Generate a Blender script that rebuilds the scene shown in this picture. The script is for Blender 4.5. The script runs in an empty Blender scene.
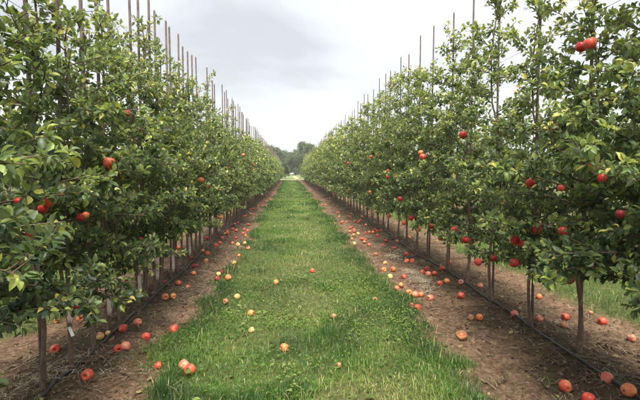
import bpy, math, random
import numpy as np
from mathutils import Vector, Matrix, Euler

# ------------------------------------------------------------------ camera, sky, sun, exposure
scene = bpy.context.scene
COL = scene.collection
FPX, W0, H0 = 430.0, 640, 400          # focal length in pixels of a 640 x 400 frame
VPX, VPY, CAMH = 290.0, 171.0, 1.40    # where the rows vanish, height of the camera
PITCH = math.atan((H0 / 2 - VPY) / FPX)
YAW = math.atan((W0 / 2 - VPX) * math.cos(PITCH) / FPX)
cam_data = bpy.data.cameras.new('camera')
cam = bpy.data.objects.new('camera', cam_data)
COL.objects.link(cam)
cam.location = (0, 0, CAMH)
cam.rotation_euler = (math.pi / 2 - PITCH, 0, -YAW)
cam_data.sensor_width = 36
cam_data.lens = FPX / W0 * 36
cam_data.clip_start = 0.05
cam_data.clip_end = 3000
scene.camera = cam
CAMROT = np.array(Euler((math.pi / 2 - PITCH, 0, -YAW)).to_matrix())

SUN_EL, SUN_AZ = math.radians(66), math.radians(176)   # azimuth clockwise from +Y (down the rows)
world = bpy.data.worlds.new('World')
scene.world = world
world.use_nodes = True
nt = world.node_tree
nt.nodes.clear()
out = nt.nodes.new('ShaderNodeOutputWorld')
sky = nt.nodes.new('ShaderNodeTexSky')
sky.sky_type = 'NISHITA'
sky.sun_disc = False
sky.sun_elevation = SUN_EL
sky.sun_rotation = SUN_AZ
bg1 = nt.nodes.new('ShaderNodeBackground')
bg1.inputs['Strength'].default_value = 0.10
nt.links.new(sky.outputs[0], bg1.inputs['Color'])
# an even cloud deck: direction projected on a plane overhead, soft grey and white patches
tc = nt.nodes.new('ShaderNodeTexCoord')
sep = nt.nodes.new('ShaderNodeSeparateXYZ')
nt.links.new(tc.outputs['Generated'], sep.inputs[0])
zc = nt.nodes.new('ShaderNodeMath'); zc.operation = 'MAXIMUM'; zc.inputs[1].default_value = 0.0
nt.links.new(sep.outputs['Z'], zc.inputs[0])
za = nt.nodes.new('ShaderNodeMath'); za.operation = 'ADD'; za.inputs[1].default_value = 0.22
nt.links.new(zc.outputs[0], za.inputs[0])
dx = nt.nodes.new('ShaderNodeMath'); dx.operation = 'DIVIDE'
dy = nt.nodes.new('ShaderNodeMath'); dy.operation = 'DIVIDE'
nt.links.new(sep.outputs['X'], dx.inputs[0]); nt.links.new(za.outputs[0], dx.inputs[1])
nt.links.new(sep.outputs['Y'], dy.inputs[0]); nt.links.new(za.outputs[0], dy.inputs[1])
cmb = nt.nodes.new('ShaderNodeCombineXYZ')
nt.links.new(dx.outputs[0], cmb.inputs[0]); nt.links.new(dy.outputs[0], cmb.inputs[1])
cmb.inputs[2].default_value = 3.3
nz = nt.nodes.new('ShaderNodeTexNoise')
nz.inputs['Scale'].default_value = 1.15
nz.inputs['Detail'].default_value = 5
nz.inputs['Roughness'].default_value = 0.48
nz.inputs['Distortion'].default_value = 0.35
nt.links.new(cmb.outputs[0], nz.inputs['Vector'])
ramp = nt.nodes.new('ShaderNodeValToRGB')
ramp.color_ramp.elements[0].position = 0.36
ramp.color_ramp.elements[0].color = (0.345, 0.353, 0.363, 1)
ramp.color_ramp.elements[1].position = 0.62
ramp.color_ramp.elements[1].color = (0.50, 0.507, 0.517, 1)
e = ramp.color_ramp.elements.new(0.48); e.color = (0.44, 0.452, 0.468, 1)
nt.links.new(nz.outputs[0], ramp.inputs[0])
bg2 = nt.nodes.new('ShaderNodeBackground')
bg2.inputs['Strength'].default_value = 0.76
hz = nt.nodes.new('ShaderNodeMapRange'); hz.interpolation_type = 'SMOOTHSTEP'   # cloud thins to white near the horizon
hz.inputs['From Min'].default_value = 0.04; hz.inputs['From Max'].default_value = 0.24
hz.inputs['To Min'].default_value = 0.85; hz.inputs['To Max'].default_value = 0.0
nt.links.new(zc.outputs[0], hz.inputs[0])
hmix = nt.nodes.new('ShaderNodeMix'); hmix.data_type = 'RGBA'
nt.links.new(hz.outputs[0], hmix.inputs[0]); nt.links.new(ramp.outputs[0], hmix.inputs[6])
hmix.inputs[7].default_value = (0.475, 0.485, 0.49, 1)
nt.links.new(hmix.outputs[2], bg2.inputs['Color'])
mixw = nt.nodes.new('ShaderNodeMixShader')
mixw.inputs[0].default_value = 0.93
nt.links.new(bg1.outputs[0], mixw.inputs[1])
nt.links.new(bg2.outputs[0], mixw.inputs[2])
nt.links.new(mixw.outputs[0], out.inputs['Surface'])

sun_data = bpy.data.lights.new('sun', 'SUN')
sun_data.energy = 4.0
sun_data.angle = math.radians(40)
sun_data.color = (1.0, 0.95, 0.86)
sun = bpy.data.objects.new('sun', sun_data)
COL.objects.link(sun)
sd = Vector((math.sin(SUN_AZ) * math.cos(SUN_EL), math.cos(SUN_AZ) * math.cos(SUN_EL), math.sin(SUN_EL)))
sun.rotation_euler = sd.to_track_quat('Z', 'Y').to_euler()
sun.location = sd * 60

scene.view_settings.view_transform = 'Standard'
scene.view_settings.look = 'None'
scene.view_settings.gamma = 1
scene.view_settings.exposure = 1.52
scene.render.engine = 'CYCLES'
scene.cycles.max_bounces = 7
scene.cycles.diffuse_bounces = 4
scene.cycles.transmission_bounces = 4
scene.cycles.glossy_bounces = 2

# ------------------------------------------------------------------ helpers
RNG = np.random.default_rng(7)
random.seed(7)
XL, XR = -1.53, 2.15                   # the two tree lines
ROW_END = 64.0


def hash2(ix, iy, seed):
    h = (ix.astype(np.int64) * 374761393 + iy.astype(np.int64) * 668265263 + seed * 1442695041) & 0xFFFFFFFF
    h = ((h ^ (h >> 13)) * 1274126177) & 0xFFFFFFFF
    h = h ^ (h >> 16)
    return (h & 0xFFFFFF) / float(0xFFFFFF)


def vnoise(x, y, f, seed=0):
    x = np.asarray(x, float) * f; y = np.asarray(y, float) * f
    ix = np.floor(x); iy = np.floor(y)
    fx = x - ix; fy = y - iy
    fx = fx * fx * (3 - 2 * fx); fy = fy * fy * (3 - 2 * fy)
    a = hash2(ix, iy, seed); b = hash2(ix + 1, iy, seed)
    c = hash2(ix, iy + 1, seed); d = hash2(ix + 1, iy + 1, seed)
    return (a * (1 - fx) + b * fx) * (1 - fy) + (c * (1 - fx) + d * fx) * fy


def sstep(a, b, x):
    t = np.clip((np.asarray(x, float) - a) / (b - a), 0, 1)
    return t * t * (3 - 2 * t)


def grassy(x, y):
    """1 on grass, 0 on the bare strips under the trees."""
    x = np.asarray(x, float); y = np.asarray(y, float)
    wob = (vnoise(x, y, 0.9, 1) - .5) * .34 + (vnoise(x, y, 3.1, 2) - .5) * .30 + (vnoise(x, y, 9, 3) - .5) * .14
    xx = x + wob
    mid = sstep(-1.00, -.80, xx) * (1 - sstep(1.06, 1.26, xx))
    lft = sstep(-4.6, -4.35, xx) * (1 - sstep(-2.45, -2.2, xx))
    rgt = sstep(2.9, 3.15, xx) * (1 - sstep(5.0, 5.3, xx))
    far = np.maximum(sstep(6.9, 7.2, xx), 1 - sstep(-6.6, -6.2, xx))
    g = np.maximum(np.maximum(mid, lft), np.maximum(rgt, far))
    return np.maximum(g, sstep(ROW_END + .5, ROW_END + 1.5, y))


def ground_z(x, y):
    x = np.asarray(x, float); y = np.asarray(y, float)
    g = grassy(x, y)
    fade = 1 - sstep(30, 80, np.hypot(x, y))
    z = (vnoise(x, y, 1.1, 11) - .5) * .05 + (vnoise(x, y, 3.3, 12) - .5) * .024
    dirt = (vnoise(x, y, 9, 13) - .5) * .020 + (vnoise(x, y, 21, 14) - .5) * .014
    z = z + dirt * (1 - .75 * g) + .02 * g
    d = np.minimum(np.abs(x - XL), np.abs(x - XR))
    z = z + .035 * np.exp(-(d / .3) ** 2)
    rut = np.exp(-((x + 1.08) / .09) ** 2) + .7 * np.exp(-((x - 1.42) / .1) ** 2)
    return (z - .02 * rut) * fade


def gz(x, y):
    return float(ground_z(np.array([x]), np.array([y]))[0])


def ray(px, py):
    d = CAMROT @ np.array([(px - W0 / 2) / FPX, -(py - H0 / 2) / FPX, -1.0])
    return d


def on_ground(px, py, h=0.0):
    """The spot on the ground (raised by h) that the photograph shows at a pixel."""
    d = ray(px, py)
    t = (h - CAMH) / d[2]
    for _ in range(4):
        p = d * t
        t = (h + gz(p[0], p[1]) - CAMH) / d[2]
    p = d * t
    return float(p[0]), float(p[1])


def on_plane(px, py, x):
    d = ray(px, py)
    t = x / d[0]
    return float(x), float(d[1] * t), float(CAMH + d[2] * t)


def project(P):
    q = (P - np.array([0, 0, CAMH])) @ CAMROT
    z = -q[:, 2]
    z = np.where(np.abs(z) < 1e-4, 1e-4, z)
    return W0 / 2 + FPX * q[:, 0] / z, H0 / 2 - FPX * q[:, 1] / z, z


def tag(o, label, cat, group=None, kind=None):
    o['label'] = label; o['category'] = cat
    if group: o['group'] = group
    if kind: o['kind'] = kind
    return o


def link(name, data, parent=None, loc=None, rot=None, scale=None):
    o = bpy.data.objects.new(name, data)
    COL.objects.link(o)
    if parent is not None: o.parent = parent
    if loc is not None: o.location = loc
    if rot is not None: o.rotation_euler = rot
    if scale is not None: o.scale = scale if hasattr(scale, '__len__') else (scale,) * 3
    return o


def mesh_np(name, verts, loops, totals, mat, smooth=True, attrs=None):
    me = bpy.data.meshes.new(name)
    verts = np.asarray(verts, np.float32); loops = np.asarray(loops, np.int32); totals = np.asarray(totals, np.int32)
    me.vertices.add(len(verts)); me.vertices.foreach_set('co', verts.ravel())
    me.loops.add(len(loops)); me.loops.foreach_set('vertex_index', loops)
    me.polygons.add(len(totals))
    starts = np.concatenate([[0], np.cumsum(totals)[:-1]]).astype(np.int32)
    me.polygons.foreach_set('loop_start', starts)
    me.polygons.foreach_set('loop_total', totals)
    me.polygons.foreach_set('use_smooth', np.full(len(totals), smooth, bool))
    for k, v in (attrs or {}).items():
        a = me.attributes.new(k, 'FLOAT', 'POINT')
        a.data.foreach_set('value', np.asarray(v, np.float32))
    me.update(calc_edges=True)
    if mat: me.materials.append(mat)
    return me


class MB:
    """collects tubes and lathes into one mesh"""
    def __init__(s): s.v = []; s.l = []; s.t = []; s.n = 0

    def add(s, v, faces):
        for f in faces:
            s.l.extend([i + s.n for i in f]); s.t.append(len(f))
        s.v.append(np.asarray(v, float)); s.n += len(v)

    def tube(s, pts, rad, sides=6, cap=True):
        pts = np.asarray(pts, float); n = len(pts)
        rad = np.broadcast_to(np.asarray(rad, float), (n,))
        tg = np.gradient(pts, axis=0); tg /= np.linalg.norm(tg, axis=1)[:, None] + 1e-9
        ref = np.array([0, 0, 1.0]) if abs(tg[0][2]) < .9 else np.array([1.0, 0, 0])
        V = []
        a = np.arange(sides) * 2 * np.pi / sides
        for i in range(n):
            u = np.cross(tg[i], ref); u /= np.linalg.norm(u) + 1e-9
            w = np.cross(u, tg[i])
            V.append(pts[i] + rad[i] * (np.cos(a)[:, None] * u + np.sin(a)[:, None] * w))
        F = []
        for i in range(n - 1):
            for k in range(sides):
                k2 = (k + 1) % sides
                F.append((i * sides + k, i * sides + k2, (i + 1) * sides + k2, (i + 1) * sides + k))
        if cap:
            F.append(tuple(range(sides))[::-1]); F.append(tuple((n - 1) * sides + k for k in range(sides)))
        s.add(np.concatenate(V), F)

    def box(s, c, h, rz=0.0):
        v = []
        for sx in (-1, 1):
            for sy in (-1, 1):
                for sz in (-1, 1):
                    x, y = sx * h[0], sy * h[1]
                    v.append((c[0] + x * math.cos(rz) - y * math.sin(rz), c[1] + x * math.sin(rz) + y * math.cos(rz), c[2] + sz * h[2]))
        s.add(v, [(0, 1, 3, 2), (4, 6, 7, 5), (0, 4, 5, 1), (2, 3, 7, 6), (0, 2, 6, 4), (1, 5, 7, 3)])

    def mesh(s, name, mat, smooth=True):
        return mesh_np(name, np.concatenate(s.v), s.l, s.t, mat, smooth)


# ------------------------------------------------------------------ materials
def new_mat(name):
    m = bpy.data.materials.new(name); m.use_nodes = True
    t = m.node_tree
    b = t.nodes['Principled BSDF']
    return m, t, b, t.nodes['Material Output']


def node(t, kind, **kw):
    n = t.nodes.new(kind)
    for k, v in kw.items():
        if k in n.inputs.keys(): n.inputs[k].default_value = v
        else: setattr(n, k, v)
    return n


def ramp_node(t, stops, src=None):
    r = t.nodes.new('ShaderNodeValToRGB')
    el = r.color_ramp.elements
    el[0].position, el[0].color = stops[0][0], (*stops[0][1], 1)
    el[1].position, el[1].color = stops[-1][0], (*stops[-1][1], 1)
    for p, c in stops[1:-1]:
        q = el.new(p); q.color = (*c, 1)
    if src is not None: t.links.new(src, r.inputs[0])
    return r


def mixc(t, fac, a, b, mode='MIX'):
    m = t.nodes.new('ShaderNodeMix'); m.data_type = 'RGBA'; m.blend_type = mode
    for val, i in ((fac, 0), (a, 6), (b, 7)):
        if hasattr(val, 'is_linked'): t.links.new(val, m.inputs[i])
        elif hasattr(val, '__len__'): m.inputs[i].default_value = (*val, 1)
        else: m.inputs[i].default_value = val
    return m.outputs[2]


def noise(t, scale, detail=4, rough=.55, vec=None, coord='Object'):
    n = node(t, 'ShaderNodeTexNoise', Scale=scale, Detail=detail, Roughness=rough)
    if vec is None:
        vec = t.nodes.new('ShaderNodeTexCoord').outputs[coord]
    t.links.new(vec, n.inputs['Vector'])
    return n.outputs[0]


def bump(t, b, height, strength=.4, dist=.01):
    n = node(t, 'ShaderNodeBump', Strength=strength, Distance=dist)
    t.links.new(height, n.inputs['Height']); t.links.new(n.outputs[0], b.inputs['Normal'])


def leaf_material(name, stops, back, trans, tfac=.28, rough=.45, spec=.42):
    m, t, b, o = new_mat(name)
    at = node(t, 'ShaderNodeAttribute', attribute_name='rnd')
    r = ramp_node(t, stops, at.outputs['Fac'])
    geo = t.nodes.new('ShaderNodeNewGeometry')
    nz_ = noise(t, 55, 2, .5)
    c = mixc(t, .35, r.outputs[0], ramp_node(t, [(.3, (.55, .55, .55)), (.7, (1.3, 1.3, 1.2))], nz_).outputs[0], 'MULTIPLY')
    c = mixc(t, geo.outputs['Backfacing'], c, mixc(t, .6, c, back))
    t.links.new(c, b.inputs['Base Color'])
    b.inputs['Roughness'].default_value = rough
    b.inputs['Specular IOR Level'].default_value = spec
    tr = t.nodes.new('ShaderNodeBsdfTranslucent')
    tcol = mixc(t, 1.0, c, trans, 'MULTIPLY')
    t.links.new(tcol, tr.inputs['Color'])
    ms = t.nodes.new('ShaderNodeMixShader'); ms.inputs[0].default_value = tfac
    t.links.new(b.outputs[0], ms.inputs[1]); t.links.new(tr.outputs[0], ms.inputs[2])
    t.links.new(ms.outputs[0], o.inputs['Surface'])
    return m


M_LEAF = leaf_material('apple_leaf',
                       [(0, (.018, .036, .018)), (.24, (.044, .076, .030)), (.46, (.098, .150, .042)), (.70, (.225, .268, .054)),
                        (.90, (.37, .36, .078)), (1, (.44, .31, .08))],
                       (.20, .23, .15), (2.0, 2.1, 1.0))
M_FARLEAF = leaf_material('woodland_leaf',
                          [(0, (.040, .062, .026)), (.5, (.080, .108, .040)), (1, (.15, .165, .06))],
                          (.09, .12, .07), (1.6, 1.8, 1.0), .25, .6, .3)
M_GRASS = leaf_material('grass_blade',
                        [(0, (.016, .048, .009)), (.25, (.042, .110, .014)), (.50, (.098, .182, .024)), (.74, (.23, .245, .070)),
                         (.90, (.40, .36, .17)), (1, (.52, .45, .27))],
                        (.09, .16, .03), (1.6, 1.7, .7), .22, .5, .3)
M_CLOVER = leaf_material('clover_leaf',
                         [(0, (.026, .070, .013)), (.5, (.078, .140, .024)), (1, (.18, .23, .048))],
                         (.14, .2, .08), (1.7, 1.9, .9), .3, .5, .35)
M_STRAW = leaf_material('dry_straw', [(0, (.20, .145, .09)), (.5, (.36, .29, .19)), (1, (.56, .49, .38))],
                        (.4, .34, .24), (1, 1, 1), .1, .8, .2)
M_DEADLEAF = leaf_material('dead_leaf', [(0, (.07, .04, .025)), (.5, (.15, .095, .05)), (.85, (.22, .15, .07)), (1, (.30, .27, .09))],
                           (.25, .2, .12), (1, 1, 1), .1, .6, .3)


def bark_material(name, a, bcol, c):
    m, t, b, o = new_mat(name)
    tcn = t.nodes.new('ShaderNodeTexCoord')
    mp = node(t, 'ShaderNodeMapping'); mp.inputs['Scale'].default_value = (1, 1, .35)
    t.links.new(tcn.outputs['Object'], mp.inputs[0])
    n1 = noise(t, 60, 6, .65, mp.outputs[0])
    n2 = noise(t, 9, 4, .6, tcn.outputs['Object'])
    c1 = ramp_node(t, [(.3, a), (.55, bcol), (.75, c)], n1).outputs[0]
    c2 = mixc(t, .5, c1, ramp_node(t, [(.35, (.55, .55, .5)), (.65, (1.35, 1.3, 1.25))], n2).outputs[0], 'MULTIPLY')
    t.links.new(c2, b.inputs['Base Color'])
    b.inputs['Roughness'].default_value = .85
    bump(t, b, n1, .6, .006)
    return m


M_BARK = bark_material('apple_bark', (.070, .046, .034), (.165, .112, .080), (.29, .215, .165))
M_TWIG = bark_material('young_bark', (.05, .03, .024), (.11, .072, .052), (.19, .14, .11))
M_POLE = bark_material('weathered_pole', (.085, .062, .056), (.16, .122, .112), (.25, .20, .185))

# the ground: soil strips and thin turf
M_GROUND, t, b, o = new_mat('soil_and_turf')
at = node(t, 'ShaderNodeAttribute', attribute_name='grassy')
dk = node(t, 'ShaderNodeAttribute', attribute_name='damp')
n1 = noise(t, 3.2, 6, .6); n2 = noise(t, 26, 6, .7); n3 = noise(t, 120, 3, .6)
soil = ramp_node(t, [(.30, (.064, .038, .024)), (.48, (.148, .096, .062)), (.68, (.265, .188, .128))], n2).outputs[0]
soil = mixc(t, .85, soil, ramp_node(t, [(.35, (.62, .58, .55)), (.65, (1.35, 1.3, 1.25))], n1).outputs[0], 'MULTIPLY')
soil = mixc(t, .5, soil, ramp_node(t, [(.35, (.5, .5, .5)), (.65, (1.45, 1.4, 1.35))], n3).outputs[0], 'MULTIPLY')
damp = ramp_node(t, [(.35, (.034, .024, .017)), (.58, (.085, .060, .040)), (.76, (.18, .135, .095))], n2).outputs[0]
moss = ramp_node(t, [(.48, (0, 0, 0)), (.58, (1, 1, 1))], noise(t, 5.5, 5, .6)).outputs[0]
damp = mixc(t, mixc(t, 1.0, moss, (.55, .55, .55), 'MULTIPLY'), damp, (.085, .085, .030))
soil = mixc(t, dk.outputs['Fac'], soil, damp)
turf = ramp_node(t, [(.3, (.040, .052, .018)), (.55, (.085, .095, .032)), (.75, (.22, .175, .095))], n2).outputs[0]
c = mixc(t, at.outputs['Fac'], soil, turf)
t.links.new(c, b.inputs['Base Color'])
b.inputs['Roughness'].default_value = .95
b.inputs['Specular IOR Level'].default_value = .15
hm = node(t, 'ShaderNodeMath', operation='ADD'); t.links.new(n2, hm.inputs[0]); t.links.new(n3, hm.inputs[1])
bump(t, b, hm.outputs[0], .8, .02)

M_CLOD, t, b, o = new_mat('soil_clod')
oi = node(t, 'ShaderNodeAttribute', attribute_name='rnd')
c = ramp_node(t, [(0, (.045, .028, .018)), (.5, (.12, .078, .049)), (.93, (.24, .168, .112)), (1, (.36, .31, .25))], oi.outputs['Fac']).outputs[0]
t.links.new(c, b.inputs['Base Color']); b.inputs['Roughness'].default_value = .95
bump(t, b, noise(t, 90, 4, .6), .5, .004)


def apple_material(name, stops, rough=.36):
    m, t, b, o = new_mat(name)
    tcn = t.nodes.new('ShaderNodeTexCoord')
    oi = t.nodes.new('ShaderNodeObjectInfo')
    off = node(t, 'ShaderNodeVectorMath', operation='ADD')
    sc = node(t, 'ShaderNodeVectorMath', operation='SCALE'); sc.inputs['Scale'].default_value = 37
    cv = t.nodes.new('ShaderNodeCombineXYZ')
    for i in range(3): t.links.new(oi.outputs['Random'], cv.inputs[i])
    t.links.new(cv.outputs[0], sc.inputs[0])
    t.links.new(tcn.outputs['Object'], off.inputs[0]); t.links.new(sc.outputs[0], off.inputs[1])
    big = noise(t, 1.6, 2, .5, off.outputs[0])
    mp = node(t, 'ShaderNodeMapping'); mp.inputs['Scale'].default_value = (9, 9, 1.4)
    t.links.new(off.outputs[0], mp.inputs[0])
    streak = noise(t, 2.0, 4, .6, mp.outputs[0])
    mx = node(t, 'ShaderNodeMath', operation='MULTIPLY_ADD'); mx.inputs[1].default_value = .45
    t.links.new(streak, mx.inputs[0])
    half = node(t, 'ShaderNodeMath', operation='MULTIPLY'); half.inputs[1].default_value = .55
    t.links.new(big, half.inputs[0]); t.links.new(half.outputs[0], mx.inputs[2])
    c = ramp_node(t, stops, mx.outputs[0]).outputs[0]
    dots = ramp_node(t, [(.0, (1, 1, 1)), (.09, (0, 0, 0))], None)
    vo = node(t, 'ShaderNodeTexVoronoi', Scale=9.0); t.links.new(off.outputs[0], vo.inputs['Vector'])
    t.links.new(vo.outputs['Distance'], dots.inputs[0])
    c = mixc(t, mixc(t, 1.0, dots.outputs[0], (.35, .35, .35), 'MULTIPLY'), c, (.75, .55, .32))
    bruise = ramp_node(t, [(.60, (0, 0, 0)), (.68, (.85, .85, .85))], noise(t, 1.15, 3, .5, off.outputs[0])).outputs[0]
    c = mixc(t, bruise, c, (.20, .085, .035))
    hv = node(t, 'ShaderNodeHueSaturation')
    vmap = node(t, 'ShaderNodeMapRange'); vmap.inputs['To Min'].default_value = .8; vmap.inputs['To Max'].default_value = 1.2
    t.links.new(oi.outputs['Random'], vmap.inputs[0]); t.links.new(vmap.outputs[0], hv.inputs['Value'])
    t.links.new(c, hv.inputs['Color'])
    t.links.new(hv.outputs[0], b.inputs['Base Color'])
    b.inputs['Roughness'].default_value = rough
    b.inputs['Specular IOR Level'].default_value = .4
    return m


A_MATS = {
    'red': apple_material('red_apple_skin', [(.36, (.40, .024, .020)), (.48, (.50, .055, .036)), (.58, (.56, .13, .065)), (.70, (.62, .33, .14))]),
    'deep': apple_material('deep_red_apple_skin', [(.34, (.33, .010, .014)), (.52, (.47, .022, .024)), (.70, (.58, .075, .045))], .3),
    'dark': apple_material('dark_red_apple_skin', [(.34, (.13, .008, .012)), (.55, (.24, .016, .02)), (.75, (.36, .05, .04))], .4),
    'pink': apple_material('pink_apple_skin', [(.36, (.46, .075, .055)), (.50, (.55, .16, .10)), (.66, (.62, .36, .20))]),
    'orange': apple_material('orange_apple_skin', [(.36, (.50, .065, .035)), (.49, (.58, .17, .06)), (.66, (.64, .36, .12))]),
    'yellow': apple_material('yellow_apple_skin', [(.36, (.60, .24, .09)), (.50, (.66, .42, .15)), (.70, (.70, .54, .26))]),
    'rot': apple_material('rotting_apple_skin', [(.36, (.14, .06, .03)), (.54, (.34, .16, .07)), (.72, (.55, .30, .15))], .6),
}
M_STEM, t, b, o = new_mat('apple_stem')
b.inputs['Base Color'].default_value = (.07, .04, .022, 1); b.inputs['Roughness'].default_value = .8
M_HOSE, t, b, o = new_mat('black_hose')
c = ramp_node(t, [(.4, (.012, .012, .014)), (.65, (.05, .046, .043))], noise(t, 14, 5, .6)).outputs[0]
t.links.new(c, b.inputs['Base Color']); b.inputs['Roughness'].default_value = .45
M_WIRE, t, b, o = new_mat('galvanised_wire')
b.inputs['Base Color'].default_value = (.22, .21, .20, 1); b.inputs['Metallic'].default_value = .6; b.inputs['Roughness'].default_value = .5
M_GUARD, t, b, o = new_mat('trunk_guard_plastic')
c = ramp_node(t, [(.35, (.52, .31, .29)), (.6, (.72, .60, .56))], noise(t, 12, 4, .6)).outputs[0]
t.links.new(c, b.inputs['Base Color']); b.inputs['Roughness'].default_value = .55
M_TAG, t, b, o = new_mat('white_tag_plastic')
b.inputs['Base Color'].default_value = (.86, .86, .85, 1); b.inputs['Roughness'].default_value = .5
M_SHED, t, b, o = new_mat('pale_shed_paint')
c = ramp_node(t, [(.3, (.22, .22, .21)), (.7, (.32, .315, .30))], noise(t, 1.5, 4, .6)).outputs[0]
t.links.new(c, b.inputs['Base Color']); b.inputs['Roughness'].default_value = .6
M_SHEDDARK, t, b, o = new_mat('shed_door_paint')
b.inputs['Base Color'].default_value = (.045, .05, .055, 1)
M_PATH, t, b, o = new_mat('dry_mown_grass')
c = ramp_node(t, [(.3, (.20, .19, .085)), (.7, (.32, .30, .16))], noise(t, 2.2, 5, .6)).outputs[0]
t.links.new(c, b.inputs['Base Color']); b.inputs['Roughness'].default_value = .95
M_HILL, t, b, o = new_mat('far_meadow')
c = ramp_node(t, [(.3, (.085, .125, .035)), (.7, (.15, .18, .06))], noise(t, .12, 5, .6)).outputs[0]
t.links.new(c, b.inputs['Base Color']); b.inputs['Roughness'].default_value = .95

# ------------------------------------------------------------------ the ground, one sheet to the horizon
xs = np.concatenate([[-900, -400, -180, -80, -40, -20, -12, -9], np.arange(-7.5, -4.6, .3), np.arange(-4.6, -2.8, .08), np.arange(-2.8, 3.6, .026),
                     np.arange(3.6, 5.6, .08), np.arange(5.6, 8.2, .3), [9, 12, 20, 40, 80, 180, 400, 900]])
ys = [-900, -300, -80, -20, -6, -2, 0, .6, 1.0]
y = 1.2
while y < 75: ys.append(y); y += max(.026, .0105 * y)
ys += [80, 90, 105, 130, 170, 240, 400, 900]
ys = np.array(ys)
X, Y = np.meshgrid(xs, ys)
Z = ground_z(X, Y)
nx, ny = len(xs), len(ys)
idx = np.arange(nx * ny).reshape(ny, nx)
quads = np.stack([idx[:-1, :-1], idx[:-1, 1:], idx[1:, 1:], idx[1:, :-1]], -1).reshape(-1)
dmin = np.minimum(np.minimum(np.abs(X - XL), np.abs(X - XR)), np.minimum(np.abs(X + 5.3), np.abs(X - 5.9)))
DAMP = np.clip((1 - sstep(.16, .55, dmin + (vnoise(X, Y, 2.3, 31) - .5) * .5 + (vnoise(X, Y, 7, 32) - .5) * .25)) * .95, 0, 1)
g_me = mesh_np('ground', np.stack([X, Y, Z], -1).reshape(-1, 3), quads, np.full((nx - 1) * (ny - 1), 4), M_GROUND, True,
               {'grassy': grassy(X, Y).ravel(), 'damp': DAMP.ravel()})
ground = link('ground', g_me)
tag(ground, 'orchard ground of brown soil strips and turf', 'ground', kind='structure')

# dry headland path that crosses the end of the rows
def sheet(name, x0, x1, y0, y1, z, mat, nxx=24, nyy=6, wob=0.0):
    gx, gy = np.meshgrid(np.linspace(x0, x1, nxx), np.linspace(y0, y1, nyy))
    gy2 = gy + (vnoise(gx, gy * 0 + gy, .7, 77) - .5) * wob
    v = np.stack([gx, gy2, np.full_like(gx, z)], -1).reshape(-1, 3)
    i = np.arange(nxx * nyy).reshape(nyy, nxx)
    q = np.stack([i[:-1, :-1], i[:-1, 1:], i[1:, 1:], i[1:, :-1]], -1).reshape(-1)
    return link(name, mesh_np(name, v, q, np.full((nxx - 1) * (nyy - 1), 4), mat))
tag(sheet('headland_path', -40, 40, 65.2, 70.0, .05, M_PATH, 120, 6, .9), 'pale dry mown path crossing the far end of the rows', 'path', kind='structure')
tag(sheet('far_meadow', -60, 70, 76, 170, .06, M_HILL, 30, 30, 2), 'far meadow beyond the orchard rows', 'meadow', kind='structure')
tag(sheet('farm_track', .75, 1.5, 72, 118, .075, M_PATH, 6, 60, .3), 'pale farm track running away towards the shed', 'path', kind='structure')

# ------------------------------------------------------------------ leaves
LEAF_T = np.array([[0, 0, 0], [-.17, .15, .045], [0, .18, -.005], [.17, .15, .045], [-.285, .44, .075], [0, .48, -.03], [.285, .44, .075],
                   [-.19, .76, .01], [0, .80, -.10], [.19, .76, .01], [0, 1, -.20]], float)
LEAF_L = np.array([0, 2, 1, 0, 3, 2, 1, 2, 5, 4, 2, 3, 6, 5, 4, 5, 8, 7, 5, 6, 9, 8, 7, 8, 10, 8, 9, 10])
LEAF_N = np.array([3, 3, 4, 4, 4, 4, 3, 3])
DIA_T = np.array([[0, 0, 0], [-.29, .5, .06], [0, 1, -.1], [.29, .5, .06]], float)
DIA_L = np.array([0, 3, 2, 0, 2, 1]); DIA_N = np.array([3, 3])


def frames(D, N):
    D = D / (np.linalg.norm(D, axis=1)[:, None] + 1e-9)
    Xa = np.cross(D, N); Xa /= np.linalg.norm(Xa, axis=1)[:, None] + 1e-9
    Na = np.cross(Xa, D)
    return Xa, D, Na


def leaves_mesh(name, P, D, N, S, rnd, mat, lod=0, curl=None):
    T, L, C = (LEAF_T, LEAF_L, LEAF_N) if lod == 0 else (DIA_T, DIA_L, DIA_N)
    Xa, Da, Na = frames(D, N)
    n, k = len(P), len(T)
    TT = np.broadcast_to(T, (n, k, 3)).copy()
    if curl is not None: TT[:, :, 2] = TT[:, :, 2] * curl[:, None]
    V = P[:, None] + S[:, None, None] * (TT[..., 0:1] * Xa[:, None] + TT[..., 1:2] * Da[:, None] + TT[..., 2:3] * Na[:, None])
    loops = (L[None] + (np.arange(n) * k)[:, None]).ravel()
    return mesh_np(name, V.reshape(-1, 3), loops, np.tile(C, n), mat, True, {'rnd': np.repeat(rnd, k)})


def bez(p0, d0, L, up, n, rng, wig=.04):
    """a bending twig: n points"""
    pts = [np.array(p0, float)]
    d = np.array(d0, float); d /= np.linalg.norm(d)
    for i in range(n - 1):
        d = d + np.array([0, 0, up]) / n + rng.normal(0, wig, 3); d /= np.linalg.norm(d)
        pts.append(pts[-1] + d * L / (n - 1))
    return np.array(pts)


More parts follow.
